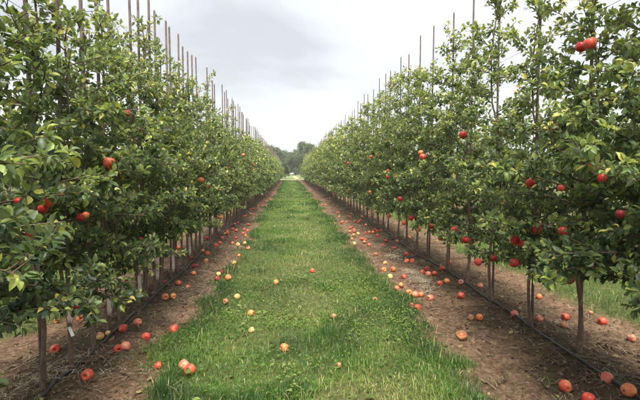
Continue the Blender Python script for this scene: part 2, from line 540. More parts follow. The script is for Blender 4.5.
def gen_tree(seed, H=2.75, R=.58, nb=24, dens=1.0, lsize=.047, low=.62, sides=7, x_wide=0, twig_tubes=True):
    """trunk, limbs and leaf arrays of one slender apple tree standing at the origin"""
    rng = np.random.default_rng(seed)
    tr = MB(); lb = MB()
    hs = np.concatenate([[-.06, .0, .05, .11, .17, .25], np.linspace(.4, H, 12)])
    ph = rng.uniform(0, 6.28, 4); am = rng.uniform(.02, .06)
    def axis(h):
        h = np.asarray(h, float)
        k = np.clip(h * 1.6, 0, 1.0)
        return np.stack([am * np.sin(h * 3.1 + ph[0]) * k + .012 * np.sin(h * 7 + ph[1]) * k,
                         am * np.sin(h * 2.7 + ph[2]) * k + .012 * np.sin(h * 6.3 + ph[3]) * k, h], -1)
    r0 = rng.uniform(.0135, .0175)
    rad = np.interp(hs, [-.06, 0, .05, .11, .17, .25, 1.0, H], [r0 * 1.7, r0 * 1.45, r0 * 1.3, r0 * 1.5, r0 * 1.15, r0, r0 * .75, .005])
    rad = rad * rng.uniform(.92, 1.08, len(hs))
    tr.tube(axis(hs), rad, sides)
    P = []; D = []; TIP = []
    az = rng.uniform(0, 6.28)
    hb = low + (H - .12 - low) * np.linspace(0, 1, nb) ** (1.5 if nb > 50 else 1.2) + rng.normal(0, .035, nb)
    for h in hb:
        az += 2.4 + rng.normal(0, .35)
        f = np.interp(h, [low, .95, 1.4, 2.0, 2.5, H], [.84, 1.04, .97, .58, .28, .14] if x_wide == 0 else [.84, 1.04, 1.0, .72, .50, .22])
        L = R * f * rng.uniform(.72, 1.15)
        el = np.interp(h, [low, 1.2, H], [.25, .5, .95]) + rng.normal(0, .15)
        p0 = axis(h)
        d0 = np.array([math.cos(az) * math.cos(el), math.sin(az) * math.cos(el), math.sin(el)])
        pts = bez(p0, d0, L * 1.12, np.interp(h, [low, 1.4, H], [-.45, -.40, .1]) + rng.normal(0, .2), 6, rng)
        lb.tube(pts, np.linspace(np.interp(h, [low, H], [.0085, .004]), .0022, 6), 4, False)
        segs = [(pts, L)]
        nt_ = max(1, int(round(L / .105 + rng.normal(0, .6))))
        for k in range(nt_):
            u = rng.uniform(.2, .95); i = min(4, int(u * 5)); q = pts[i] + (pts[i + 1] - pts[i]) * (u * 5 - i)
            dd = pts[i + 1] - pts[i]; dd /= np.linalg.norm(dd)
            sd_ = np.cross(dd, [0, 0, 1]) * rng.choice([-1, 1]) + dd * rng.uniform(.2, .9) + np.array([0, 0, rng.uniform(-.35, .6)])
            l2 = rng.uniform(.09, .26) * (.6 + .5 * f)
            tw = bez(q, sd_, l2, rng.normal(0, .4), 4, rng)
            if twig_tubes: lb.tube(tw, np.linspace(.0032, .0016, 4), 3, False)
            segs.append((tw, l2))
        for pp, l in segs:
            m = max(2, int(l / .042 * dens * np.interp(h, [1.5, 2.3], [1, .62] if x_wide == 0 else [1, .78])))
            for j in range(m):
                u = rng.uniform(.12, 1.0) if pp is pts else rng.uniform(.1, 1.0)
                s = u * (len(pp) - 1); i = min(len(pp) - 2, int(s))
                q = pp[i] + (pp[i + 1] - pp[i]) * (s - i)
                tdir = pp[i + 1] - pp[i]; tdir /= np.linalg.norm(tdir) + 1e-9
                for c_ in range(rng.integers(2, 5)):
                    o_ = rng.normal(0, 1, 3); o_ -= tdir * (o_ @ tdir) * .5; o_ /= np.linalg.norm(o_) + 1e-9
                    P.append(q + o_ * rng.uniform(.008, .024))
                    TIP.append(u); D.append(o_ * 1.0 + tdir * rng.uniform(.2, .9) + np.array([0, 0, rng.uniform(-.55, .35)]))
    # leader shoots at the top
    for h in np.arange(1.2, H, .05 / dens):
        q = axis(h)
        for c_ in range(rng.integers(1, 4)):
            o_ = rng.normal(0, 1, 3); o_[2] *= .4; o_ /= np.linalg.norm(o_)
            TIP.append(rng.random()); P.append(q + o_ * .02); D.append(o_ + np.array([0, 0, rng.uniform(-.3, .5)]))
    P = np.array(P); D = np.array(D); n = len(P)
    rr = np.hypot(P[:, 0], P[:, 1])
    outw = np.stack([P[:, 0], P[:, 1], np.zeros(n)], -1) / (rr[:, None] + .05)
    N = np.array([0, 0, 1.0]) * .85 + outw * rng.uniform(-.1, .8, (n, 1)) + rng.normal(0, .55, (n, 3))
    S = lsize * rng.uniform(.62, 1.22, n)
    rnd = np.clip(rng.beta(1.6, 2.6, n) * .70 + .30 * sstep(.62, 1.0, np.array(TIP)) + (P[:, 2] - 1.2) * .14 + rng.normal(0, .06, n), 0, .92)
    yel = rng.random(n) < .028
    rnd[yel] = rng.uniform(.88, 1.0, yel.sum())
    curl = rng.uniform(.3, 2.2, n)
    return tr, lb, P, D, N, S, rnd, curl


def axis_mesh_pack(seed, lod=0, **kw):
    tr, lb, P, D, N, S, rnd, curl = gen_tree(seed, **kw)
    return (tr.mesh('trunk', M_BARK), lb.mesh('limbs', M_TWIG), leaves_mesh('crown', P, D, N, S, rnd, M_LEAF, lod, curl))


NEAR_L = [axis_mesh_pack(100 + i, H=(2.35, 2.6, 2.45, 3.0, 2.3, 2.75)[i], R=.55, nb=22, dens=2.1) for i in range(6)]
NEAR_R = [axis_mesh_pack(150 + i, H=(3.0, 3.3, 3.5, 3.1, 3.35, 3.2)[i], R=.60, nb=36, x_wide=1, dens=2.1) for i in range(6)]
FAR_L = [axis_mesh_pack(200 + i, 1, H=2.42 + .12 * (i % 3), R=.58, nb=17, dens=.60, lsize=.105, sides=5, twig_tubes=False) for i in range(4)]
FAR_R = [axis_mesh_pack(230 + i, 1, H=3.05 + .13 * (i % 3), R=.66, nb=25, x_wide=1, dens=.62, lsize=.105, sides=5, twig_tubes=False) for i in range(4)]

# ------------------------------------------------------------------ apples
def lathe(prof, seg, lobes=.0, squash=1.0):
    v = []; f = []
    for i, (r, z) in enumerate(prof):
        for k in range(seg):
            a = 2 * math.pi * k / seg
            q = r * (1 + lobes * math.cos(5 * a + .4) * (.5 - z))
            v.append((q * math.cos(a), q * math.sin(a) * squash, z))
    for i in range(len(prof) - 1):
        for k in range(seg):
            k2 = (k + 1) % seg
            f.append((i * seg + k, (i + 1) * seg + k, (i + 1) * seg + k2, i * seg + k2))
    return v, f


APROF = [(.004, .27), (.05, .30), (.10, .37), (.17, .435), (.26, .452), (.36, .405), (.445, .29), (.495, .12), (.495, -.04), (.455, -.20),
         (.385, -.335), (.30, -.415), (.22, -.450), (.14, -.448), (.07, -.415), (.004, -.39)]


def apple_mesh(name, mat, lob, sq, seg=18):
    m = MB(); v, f = lathe(APROF, seg, lob, sq); m.add(v, f)
    return m.mesh(name, mat)


APPLES = {k: [apple_mesh('apple', m, .03 + .02 * i, .94 + .05 * i) for i in range(3)] for k, m in A_MATS.items()}
sm = MB(); sm.tube([(0, 0, .27), (.02, .01, .40), (.07, .03, .52), (.10, .04, .58)], [.018, .016, .018, .03], 5)
STEM = sm.mesh('stem', M_STEM)
cm = MB()
for k in range(5):
    a = k * 1.256
    cm.tube([(.03 * math.cos(a), .03 * math.sin(a), -.40), (.075 * math.cos(a), .075 * math.sin(a), -.435), (.06 * math.cos(a), .06 * math.sin(a), -.47)], [.02, .018, .006], 4)
CALYX = cm.mesh('calyx', M_STEM)
arng = random.Random(5)


def make_apple(kind, loc, dia, parent=None, hang=False, stem=True):
    o = link('apple', arng.choice(APPLES[kind]), parent, loc)
    if hang: o.rotation_euler = (arng.uniform(-.4, .4), arng.uniform(-.4, .4), arng.uniform(0, 6.28))
    else: o.rotation_euler = (arng.uniform(-1.9, 1.9), arng.uniform(-1.9, 1.9), arng.uniform(0, 6.28))
    o.scale = (dia, dia, dia * arng.uniform(.9, 1.04))
    if stem:
        link('stem', STEM, o); link('calyx', CALYX, o)
    return o


# ------------------------------------------------------------------ the rows of trees
ORD = ['nearest', 'second', 'third', 'fourth', 'fifth', 'sixth', 'seventh', 'eighth', 'ninth', 'tenth', 'eleventh', 'twelfth', 'thirteenth', 'fourteenth', 'fifteenth', 'sixteenth', 'seventeenth', 'eighteenth', 'nineteenth',
       'twentieth'] + ['twenty-' + w for w in ('first', 'second', 'third', 'fourth', 'fifth', 'sixth', 'seventh', 'eighth', 'ninth')] + ['thirtieth'] + ['thirty-' + w for w in ('first', 'second', 'third', 'fourth', 'fifth')]
trng = random.Random(21)
left_y = [1.45, 1.86, 2.28, 2.71, 3.00, 3.38]
for px, py in [(98.7, 25), (112.7, 25), (129.4, 25), (136, 25), (147, 25), (155, 26), (163.4, 26), (169.3, 34), (178.7, 42), (182.3, 48), (187, 51), (192, 56), (197, 61),
               (205.7, 66.5), (208, 70), (212, 73), (215, 74.5), (221, 84)]:
    left_y.append(on_plane(px, py, XL - .022)[1] - .042)
while left_y[-1] < ROW_END: left_y.append(left_y[-1] + trng.uniform(.34, .5))
right_y = [1.15, 1.78, 2.39, 3.00, 3.61, 4.35]
for px, py in [(473, 0), (453.4, 12), (434, 32), (420, 45), (409, 55), (400, 66), (391, 72), (385, 78), (379, 84)]:
    right_y.append(on_plane(px, py, XR + .03)[1] - .042)
while right_y[-1] < ROW_END: right_y.append(right_y[-1] + trng.uniform(.6, .76))
left_y = sorted(left_y); right_y = sorted(right_y)
print('rows', len(left_y), len(right_y), [round(v, 2) for v in left_y[:24]], [round(v, 2) for v in right_y[:16]])

LEAF_OBJ = []                                      # single leaf meshes for the nearest leaves, shared
for i in range(24):
    n = np.array
    LEAF_OBJ.append((i / 23, leaves_mesh('leaf', n([[0, 0, 0.]]), n([[0, 1., 0]]), n([[0, 0, 1.]]), n([1.0]), n([i / 23 * .97]), M_LEAF, 0, n([.4 + 1.6 * ((i * 7) % 24) / 23]))))


def tree_empty(x, y, rz, s):
    e = link('apple_tree', None, None, (x, y, gz(x, y) - .01), (0, 0, rz), s)
    e.empty_display_size = .2
    return e


ROWS = {'left': [], 'right': []}


def single_leaf_tree(x, y, seed, H, R, nb, nmax):
    """a tree so near that its largest leaves are picked out one by one"""
    e = tree_empty(x, y, 0, 1)
    base = np.array(e.location)
    tr, lb, P, D, N, S, rnd, curl = gen_tree(seed, H=H, R=R, nb=nb, low=.62 if x < 0 else .70, x_wide=int(x > 0), dens=2.2)
    link('trunk', tr.mesh('trunk', M_BARK), e)
    link('limbs', lb.mesh('limbs', M_TWIG), e)['kind'] = 'stuff'
    sx, sy, sz = project(P + base)
    size = S * FPX / np.maximum(sz, .3)
    inside = (sx > -8) & (sx < 648) & (sy > -8) & (sy < 408) & (sz > .3)
    inward = -np.sign(x) * P[:, 0]
    score = np.where(inside, size + 9 * inward, -99)
    order = np.argsort(-score)
    pick = [i for i in order[:nmax] if inside[i] and size[i] > 8]
    Xa, Da, Na = frames(D, N)
    for i in pick:
        j = int(np.clip(rnd[i], 0, 1) * 23)
        mw = Matrix((Xa[i] * S[i], Da[i] * S[i], Na[i] * S[i])).transposed().to_4x4()
        mw.translation = Vector(P[i])
        o = link('leaf', LEAF_OBJ[j][1], e)
        o.matrix_local = mw
    rest = np.ones(len(P), bool); rest[pick] = False
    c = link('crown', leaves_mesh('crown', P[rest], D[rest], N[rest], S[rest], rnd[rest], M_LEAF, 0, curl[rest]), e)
    c['kind'] = 'stuff'
    return e


def plain_tree(x, y, packs):
    e = tree_empty(x, y, trng.uniform(0, 6.28), trng.uniform(.91, 1.07))
    p = trng.choice(packs)
    link('trunk', p[0], e); link('limbs', p[1], e)['kind'] = 'stuff'
    c = link('crown', p[2], e); c['kind'] = 'stuff'
    return e


for side, x0, ylist in (('left', XL, left_y), ('right', XR, right_y)):
    seen = 0
    for i, yy in enumerate(ylist):
        x = x0 + trng.uniform(-.025, .025)
        limit = 3.5
        if yy < limit:
            if side == 'left': e = single_leaf_tree(x, yy, 900 + i, (2.85 if yy < 2.6 else 2.45) + trng.uniform(-.1, .25), .56, 25, 260)
            else: e = single_leaf_tree(x, yy, 960 + i, 3.45 + trng.uniform(-.1, .2), .64, 54, 290)
        elif yy < 13: e = plain_tree(x, yy, NEAR_L if side == 'left' else NEAR_R)
        else: e = plain_tree(x, yy, FAR_L if side == 'left' else FAR_R)
        ROWS[side].append(e)
        if yy < 13 and i < len(ORD):
            tag(e, f'slender apple tree, {ORD[i]} from the camera in the {side} row', 'tree', f'apple trees of the {side} row')
        elif yy < 13:
            tag(e, f'slender leafy apple tree in the middle stretch of the {side} row', 'tree', f'apple trees of the {side} row')
        else:
            tag(e, f'small distant apple tree merging into the far hedge of the {side} row', 'tree', f'far apple trees of the {side} row')
# the neighbouring rows, glimpsed under and between the crowns
for side, x0, packs in (('left', -5.32, FAR_L), ('right', 5.92, FAR_R)):
    yy = 3.2
    while yy < 30:
        e = plain_tree(x0 + trng.uniform(-.05, .05), yy, packs)
        tag(e, f'apple tree of the neighbouring row glimpsed behind the {side} row', 'tree', f'neighbouring row behind the {side} row')
        yy += trng.uniform(.6, .75)

# ------------------------------------------------------------------ support poles, one at each tree
pm = MB(); pm.tube([(0, 0, -.2), (.002, 0, .8), (-.003, .002, 1.7), (.002, -.002, 2.5), (0, 0, 3.18), (0, 0, 3.2)], [.0145, .014, .0135, .013, .0125, .010], 8)
POLE = pm.mesh('support_pole', M_POLE)
for side, ylist in (('left', left_y), ('right', right_y)):
    x0 = XL if side == 'left' else XR
    for i, yy in enumerate(ylist):
        x = ROWS[side][i].location.x + (-.022 if side == 'left' else .030)
        o = link('support_pole', POLE, None, (x, yy + .042, gz(x, yy)), (trng.uniform(-.006, .006), trng.uniform(-.006, .006), trng.uniform(0, 6.28)),
                 ((1, 1) if side == 'left' else (.85, .85)) + (trng.uniform(.97, 1.03) * (1.02 if side == 'left' else 1.105),))
        if yy < 13 and i < len(ORD): lab = f'thin brown wooden pole beside the {ORD[i]} tree of the {side} row'
        elif yy < 13: lab = f'thin brown pole rising above the middle of the {side} row'
        else: lab = f'tiny distant pole tip above the far {side} row'
        tag(o, lab, 'pole', f'support poles of the {side} row' if yy < 13 else f'far support poles of the {side} row')

# trellis wires and drip hoses
def row_line(name, x, z, r, mat, sides, label, cat, wob=0.0, y0=.6, y1=ROW_END, step=.5, lay=False):
    pts = []; y = y0; k = x * 3.7 + z
    while y < y1:
        xx = x + wob * (math.sin(y * 1.3 + k) + .6 * math.sin(y * 3.1 + 2 * k))
        zz = gz(xx, y) + r * .9 + (.006 * math.sin(y * 5 + k) + .006) if lay else z + .006 * math.sin(y * .8)
        pts.append((xx, y, zz)); y += step
    m = MB(); m.tube(pts, r, sides)
    return tag(link(name, m.mesh(name, mat)), label, cat)
row_line('trellis_wire', XL - .03, on_plane(52, 27.5, XL - .03)[2], .0018, M_WIRE, 4, 'lower thin grey trellis wire strung along the left row', 'wire')
row_line('trellis_wire', XL - .03, on_plane(118, 23, XL - .03)[2], .0018, M_WIRE, 4, 'upper thin grey trellis wire strung along the left row', 'wire')
row_line('trellis_wire', XR + .03, on_plane(611, 5.6, XR + .03)[2], .0018, M_WIRE, 4, 'upper thin grey trellis wire strung along the right row', 'wire')
row_line('trellis_wire', XR + .03, 1.25, .0018, M_WIRE, 4, 'lower thin trellis wire inside the crowns of the right row', 'wire')
row_line('drip_hose', XR - .055, 0, .0115, M_HOSE, 8, 'black plastic drip hose lying along the right row of trunks', 'hose', .014, step=.12, lay=True)
row_line('drip_hose', XL + .055, 0, .0105, M_HOSE, 8, 'black plastic drip hose lying along the left row of trunks', 'hose', .012, step=.12, lay=True)

# trunk guards (curled pale plastic strips) and a white tag: parts of their trees
def guard(side, yy, z0, h, ang):
    e = min(ROWS[side], key=lambda q: abs(q.location.y - yy))
    m = MB(); V = []; n = 7; F = []
    for j in range(5):
        for k in range(n):
            a = ang - .62 + 1.24 * k / (n - 1)
            r = .028 + .005 * math.sin(j * 1.7 + k)
            for dr in (0, .0025):
                V.append(((r + dr) * math.cos(a), (r + dr) * math.sin(a), z0 + h * j / 4 + .01 * math.sin(k)))
    id_ = lambda j, k, d: (j * n + k) * 2 + d
    for j in range(4):
        for k in range(n - 1):
            F.append((id_(j, k, 1), id_(j, k + 1, 1), id_(j + 1, k + 1, 1), id_(j + 1, k, 1)))
            F.append((id_(j, k, 0), id_(j + 1, k, 0), id_(j + 1, k + 1, 0), id_(j, k + 1, 0)))
    for k in range(n - 1):
        F.append((id_(0, k, 0), id_(0, k + 1, 0), id_(0, k + 1, 1), id_(0, k, 1)))
        F.append((id_(4, k, 0), id_(4, k, 1), id_(4, k + 1, 1), id_(4, k + 1, 0)))
    for j in range(4):
        F.append((id_(j, 0, 0), id_(j, 0, 1), id_(j + 1, 0, 1), id_(j + 1, 0, 0)))
        F.append((id_(j, n - 1, 0), id_(j + 1, n - 1, 0), id_(j + 1, n - 1, 1), id_(j, n - 1, 1)))
    m.add(V, F)
    o = link('trunk_guard', m.mesh('trunk_guard', M_GUARD), e)
    o.rotation_euler = (0, 0, -e.rotation_euler.z)
    w = Vector((.018 if side == 'left' else -.02, -.038, 0))
    o.location = Matrix.Rotation(-e.rotation_euler.z, 3, 'Z') @ w
for yy, z0, h in ((3.0, .36, .16), (3.72, .16, .24), (4.38, .12, .22), (4.95, .15, .26), (5.6, .1, .3), (6.4, .12, .26), (7.6, .1, .3), (8.4, .1, .3), (9.6, .1, .3)):
    guard('left', yy, z0, h, -.9)
for yy, z0, h in ((7.9, .12, .3), (9.4, .1, .3), (12, .1, .3)):
    guard('right', yy, z0, h, -2.2)
e = ROWS['left'][4]
m = MB(); m.box((0, 0, 0), (.010, .0012, .034))
o = link('tag', m.mesh('tag', M_TAG, False), e, (.03, -.045, .30), (-.45, -.42, .3))
o['label'] = 'white plastic tag on the trunk'

# ------------------------------------------------------------------ hanging apples: parts of the nearest tree
def hang(px, py, x, dia=.085, kind='red', stem=True):
    x = x - .22 if x < -.0 else x + .09
    if x < -1.5: x = -1.5
    dia *= .84
    p = on_plane(px, py, x)
    side = 'left' if x < 0 else 'right'
    e = min(ROWS[side], key=lambda q: abs(q.location.y - p[1]))
    a = make_apple(kind, (0, 0, 0), dia, e, True, stem)
    loc = Matrix.Translation(e.location) @ e.rotation_euler.to_matrix().to_4x4() @ Matrix.Diagonal((*e.scale, 1))
    a.location = loc.inverted() @ Vector(p)


for px, py, x, d, k in [(109, 163, -1.0, .092, 'red'), (113, 168, -1.05, .08, 'dark'), (49, 202, -1.10, .066, 'red'), (43, 209, -1.14, .062, 'deep'), (25, 261, -1.12, .056, 'orange'),
                        (127.5, 113, -1.15, .07, 'red'), (141, 127, -1.14, .085, 'red'), (138.5, 129, -1.16, .075, 'deep'), (19, 202, -1.15, .05, 'deep'), (81, 217, -1.15, .07, 'deep'),
                        (195, 154, -1.05, .085, 'deep'), (125.5, 283, -1.42, .085, 'deep'), (78.5, 306, -1.45, .088, 'deep'), (92, 307, -1.42, .092, 'deep'), (48, 240, -1.12, .045, 'deep'),
                        (86, 215, -1.05, .05, 'orange'), (30, 236, -1.12, .05, 'deep'), (207, 238, -1.4, .08, 'deep'), (231, 201, -1.2, .085, 'red'), (242, 200, -1.2, .08, 'red'),
                        (122, 175, -1.1, .06, 'orange'), (140, 240, -1.2, .07, 'deep'), (60, 195, -1.15, .05, 'orange'), (172, 190, -1.15, .07, 'red'),
                        (553, 128, 1.66, .092, 'red'), (590, 43.5, 1.80, .092, 'red'), (581, 47, 1.84, .085, 'deep'), (537, 229, 1.72, .085, 'deep'), (515, 240, 1.66, .085, 'deep'), (523, 244, 1.7, .075, 'deep'),
                        (514, 263, 1.66, .085, 'deep'), (554, 280, 1.88, .085, 'deep'), (569, 279, 1.86, .088, 'deep'), (561, 188, 1.6, .05, 'red'), (530, 183, 1.62, .07, 'deep'), (563, 231, 1.62, .07, 'deep'),
                        (463, 135, 1.66, .09, 'deep'), (421, 153, 1.62, .085, 'orange'), (423, 157, 1.6, .1, 'red'), (388, 171, 1.62, .085, 'deep'), (424, 168, 1.64, .09, 'deep'), (368, 182, 1.6, .09, 'red'),
                        (371, 157, 1.62, .09, 'red'), (388, 177, 1.6, .08, 'deep'), (400, 199, 1.6, .09, 'deep'), (389, 216, 1.62, .095, 'red'), (404, 223, 1.66, .09, 'red'), (411, 218, 1.68, .09, 'deep'),
                        (418, 229, 1.72, .095, 'red'), (431, 226, 1.75, .09, 'deep'), (441, 238, 1.75, .09, 'deep'), (454, 230, 1.72, .09, 'deep'), (466, 240, 1.72, .09, 'deep'), (478, 262, 1.85, .09, 'red'),
                        (493, 258, 1.85, .09, 'deep'), (370, 192, 1.6, .09, 'orange'), (349, 190, 1.62, .09, 'orange'), (588, 168, 1.55, .05, 'deep'), (602, 178, 1.6, .06, 'deep'), (500, 130, 1.7, .07, 'dark'),
                        (576, 271, 1.95, .075, 'deep'), (620, 214, 1.5, .05, 'dark'), (520, 262, 1.8, .06, 'deep')]:
    hang(px, py, x, d, k)
for k in range(30):
    side = arng.random() < .5
    x0 = XL if side else XR
    yy = arng.uniform(6, 30)
    e = min(ROWS['left' if side else 'right'], key=lambda q: abs(q.location.y - yy))
    a = make_apple(arng.choice(['red', 'deep', 'deep', 'orange']), (0, 0, 0), .085, e, True, False)
    pw = Vector((x0 + (1 if side else -1) * arng.uniform(.2, .4), yy, arng.uniform(.5, 1.9)))
    loc = Matrix.Translation(e.location) @ e.rotation_euler.to_matrix().to_4x4() @ Matrix.Diagonal((*e.scale, 1))
    a.location = loc.inverted() @ pw

# ------------------------------------------------------------------ fallen apples, each a thing
FA = [  # pixel x, pixel y, diameter, colour, label (None: one of the many)
    (565.5, 385.5, .098, 'red', 'large red apple on dark soil below the hose at bottom right'),
    (588.5, 398, .09, 'red', 'red apple cut off by the bottom edge at the right'),
    (607, 377.5, .092, 'pink', 'pinkish red apple just behind the black hose, lower right'),
    (628.5, 390, .10, 'orange', 'orange and red apple in the bottom right corner behind the hose'),
    (514.5, 313.5, .084, 'pink', 'pinkish apple resting right against the hose on the right'),
    (539, 296.5, .075, 'orange', 'small orange apple half hidden behind a right-hand trunk, farther up the soil'),
    (539, 318.5, .082, 'pink', 'pink apple close behind the base of a right-hand trunk'),
    (565.5, 316, .086, 'red', 'red apple left of the first right-hand trunk on dry soil'),
    (564, 325, .08, 'rot', 'brownish orange rotting apple just below a red one, right side'),
    (602.5, 320.5, .096, 'red', 'red apple showing its dark stem hollow on dry soil, right side'),
    (591, 312.5, .05, 'rot', 'small brown withered apple at the grass edge, right side'),
    (631.5, 338, .075, 'pink', 'pink apple near the right edge of the photo'),
    (461, 296, .086, 'red', 'single red apple on bare soil apart from others, right strip'),
    (461, 282, .078, 'pink', 'pale pink apple beside a trunk base, right strip'),
    (471, 317, .075, 'rot', 'brownish apple of the pair among prunings, right strip'),
    (479.5, 317, .08, 'orange', 'orange red apple of the pair among prunings, right strip'),
    (430.5, 297.5, .092, 'pink', 'rightmost apple of the row of four on bare soil'),
    (421, 294, .088, 'orange', 'third apple of the row of four on bare soil'),
    (415.5, 294.5, .096, 'pink', 'second apple of the row of four on bare soil'),
    (409, 292, .09, 'orange', 'leftmost apple of the row of four on bare soil'),
    (411.5, 305.5, .072, 'red', 'left apple of the red pair at the right grass edge'),
    (417.5, 307.5, .084, 'red', 'right apple of the red pair at the right grass edge'),
    (440, 283, .09, 'red', 'left red apple of the pair near trunks, right strip'),
    (447, 281, .092, 'orange', 'right orange apple of the pair near trunks, right strip'),
    (442, 269.5, .086, 'red', 'red apple right of the cluster of four, right strip'),
    (434.5, 273, .08, 'red', 'right apple in the cluster of four, right strip'),
    (428.5, 273.5, .09, 'pink', 'front pink apple in the cluster of four, right strip'),
    (427, 268.5, .09, 'red', 'back red apple in the cluster of four, right strip'),
    (422.5, 272, .088, 'red', 'left red apple in the cluster of four, right strip'),
    (404, 276.5, .088, 'red', 'lone deep pink apple in mid soil, right strip'),
    (390, 276, .088, 'yellow', 'yellow orange apple below two red ones at right grass edge'),
    (383.7, 269, .086, 'orange', 'left apple of the pair below a yellow apple, right strip'),
    (393, 269, .092, 'orange', 'right apple of the pair below a yellow apple, right strip'),
    (385, 262.5, .075, 'yellow', 'yellow apple with dark hollow on the right soil strip'),
    (401, 284.5, .085, 'orange', 'pale orange apple touching a smaller one, right grass edge'),
    (397, 288, .08, 'pink', 'smaller pink apple below a pale orange one, right grass edge'),
    (406.5, 253.5, .092, 'red', 'red apple in front of the pale trunk guard, right strip'),
    (407, 261, .088, 'red', 'left of two red apples touching near trunks, right strip'),
    (412.5, 261, .088, 'red', 'right of two red apples touching near trunks, right strip'),
    (375, 299.5, .07, 'rot', 'brown rotting apple sunk in grass by the right border'),
    (334, 316, .07, 'pink', 'pinkish apple in the middle of the mown grass'),
    (338.5, 365, .055, 'rot', 'small tan rotten apple in the near centre of the grass'),
    (312.5, 270.5, .085, 'red', 'red apple lying alone in the mid grass'),
    (276, 282, .085, 'orange', 'orange apple lying in grass left of centre'),
    (284.5, 347.5, .078, 'orange', 'yellowish orange apple in near grass left of centre'),
    (251.5, 330, .064, 'yellow', 'small yellow apple in grass, lower left of centre'),
    (251, 312.5, .078, 'orange', 'pale orange apple in grass above the small yellow one'),
    (237, 296.5, .082, 'yellow', 'cream yellow apple in grass near the left border'),
    (225.5, 301.5, .075, 'rot', 'shrivelled brown apple at the left grass border'),
    (174, 328.6, .094, 'red', 'red apple alone on the bare track left of the grass'),
    (184, 364.5, .092, 'pink', 'left apple of the pair at the near left grass edge'),
    (190, 369.5, .094, 'red', 'right apple of the pair at the near left grass edge'),
    (158, 365, .068, 'red', 'small red apple on soil left of the near pair'),
    (146, 336, .08, 'red', 'red apple on bare soil right of the touching pair, left strip'),
    (125.5, 346, .096, 'pink', 'large pink apple of the touching pair, left strip'),
    (118, 348, .082, 'red', 'smaller red apple of the touching pair, left strip'),
    (87.5, 375, .10, 'red', 'big red apple at the foot of a crooked trunk, bottom left'),
    (55, 348, .084, 'red', 'flattened red apple behind the nearest left trunk'),
    (57, 320, .062, 'orange', 'small orange apple in the grass behind the left row'),
    (80.5, 317, .096, 'orange', 'large orange yellow apple behind the trunk guard, left row'),
    (100, 336, .075, 'yellow', 'yellow apple tucked behind a left-hand trunk'),
    (108, 333, .05, 'yellow', 'tiny yellow windfall right of a left-hand trunk'),
    (120, 294, .07, 'red', 'red apple high on the soil behind the left row'),
    (123, 328, .088, 'red', 'red apple by the hose between left-hand trunks'),
    (137.5, 322, .088, 'pink', 'pale pink apple beside a trunk, left strip'),
    (165, 296.5, .094, 'orange', 'larger orange apple of the orange pair, left strip'),
    (173, 297, .08, 'orange', 'smaller orange apple of the orange pair, left strip'),
    (178.5, 283, .088, 'red', 'red apple under low leaves of the left row'),
    (164, 282, .07, 'red', 'small red apple near a hose bend, left strip'),
    (187.5, 286.5, .06, 'pink', 'dull pink small apple on the left soil strip'),
    (193.5, 273, .08, 'orange', 'orange apple alone on soil, left strip'),
    (173, 271, .085, 'red', 'red apple behind low leaves, left row'),
    (218.5, 273.8, .086, 'yellow', 'pale yellow apple of the cluster at the left grass edge'),
    (222, 272, .08, 'dark', 'dark red apple behind the pale yellow one, left edge'),
    (217, 278.5, .084, 'dark', 'front dark red apple of the cluster at the left edge'),
    (228, 277.5, .10, 'orange', 'large orange apple right of the cluster, left grass edge'),
    (206, 260.5, .09, 'orange', 'front orange apple of three stacked uphill, left strip'),
    (207.5, 253.5, .095, 'red', 'middle red apple of three stacked uphill, left strip'),
    (203, 250.5, .08, 'orange', 'back orange apple of three stacked uphill, left strip'),
    (194.5, 266, .085, 'dark', 'dark maroon apple between trunks, left strip, front one'),
    (191, 258, .08, 'dark', 'dark maroon apple between trunks, left strip, back one'),
    (179, 248, .085, 'red', 'red apple beyond the left row of trunks'),
    (234.4, 262.8, .075, 'yellow', 'yellow apple in the grass edge, nearest of three pale ones'),
    (239, 255.5, .072, 'orange', 'pale orange apple in the grass edge, middle of three pale ones'),
    (238, 244.3, .09, 'yellow', 'yellow apple on the left track, farthest of three pale ones'),
    (248.5, 248, .085, 'orange', 'orange apple in grass right of the left track'),
]
FA += [(x, y, .085, k, None) for x, y, k in [
    (350.6, 227.5, 'red'), (354, 229.5, 'pink'), (350, 231.5, 'orange'), (354.5, 231.5, 'red'), (358, 234, 'yellow'), (353.5, 235, 'orange'), (352, 239, 'pink'), (361.5, 238.5, 'red'),
    (365.5, 239, 'red'), (364.5, 242, 'pink'), (369, 244.5, 'red'), (373, 231.5, 'orange'), (377, 231, 'red'), (377, 235, 'red'), (385.5, 241, 'red'), (383, 245, 'red'), (394.5, 248, 'red'),
    (397, 237, 'orange'), (397, 241, 'pink'), (376, 254, 'rot'), (417, 241, 'red'), (359, 221.5, 'red'), (366, 225, 'pink'), (354.5, 243.5, 'yellow'), (330, 208.5, 'orange'), (339, 216.5, 'yellow'),
    (358.5, 222, 'red'), (352, 227, 'red'), (342.5, 221.5, 'orange'), (347, 222, 'red'),
    (216, 245, 'red'), (220, 243.5, 'red'), (222, 237.5, 'red'), (227.5, 233.5, 'red'), (228, 231, 'red'), (244.5, 243, 'yellow'), (245.5, 235.5, 'orange'), (232.5, 243, 'orange'), (225, 233.5, 'pink'),
    (244, 229.5, 'red'), (248.5, 224.5, 'red'), (238, 222.5, 'red'), (244, 216, 'red'), (250.5, 213.5, 'pink'), (253.5, 209, 'red'), (258.5, 205.5, 'orange'), (266.5, 206.5, 'orange'), (239, 206.5, 'red'),
    (235, 224, 'pink'), (253, 214, 'red'), (261, 203, 'red'), (449, 262, 'red'), (480, 285, 'pink')]]
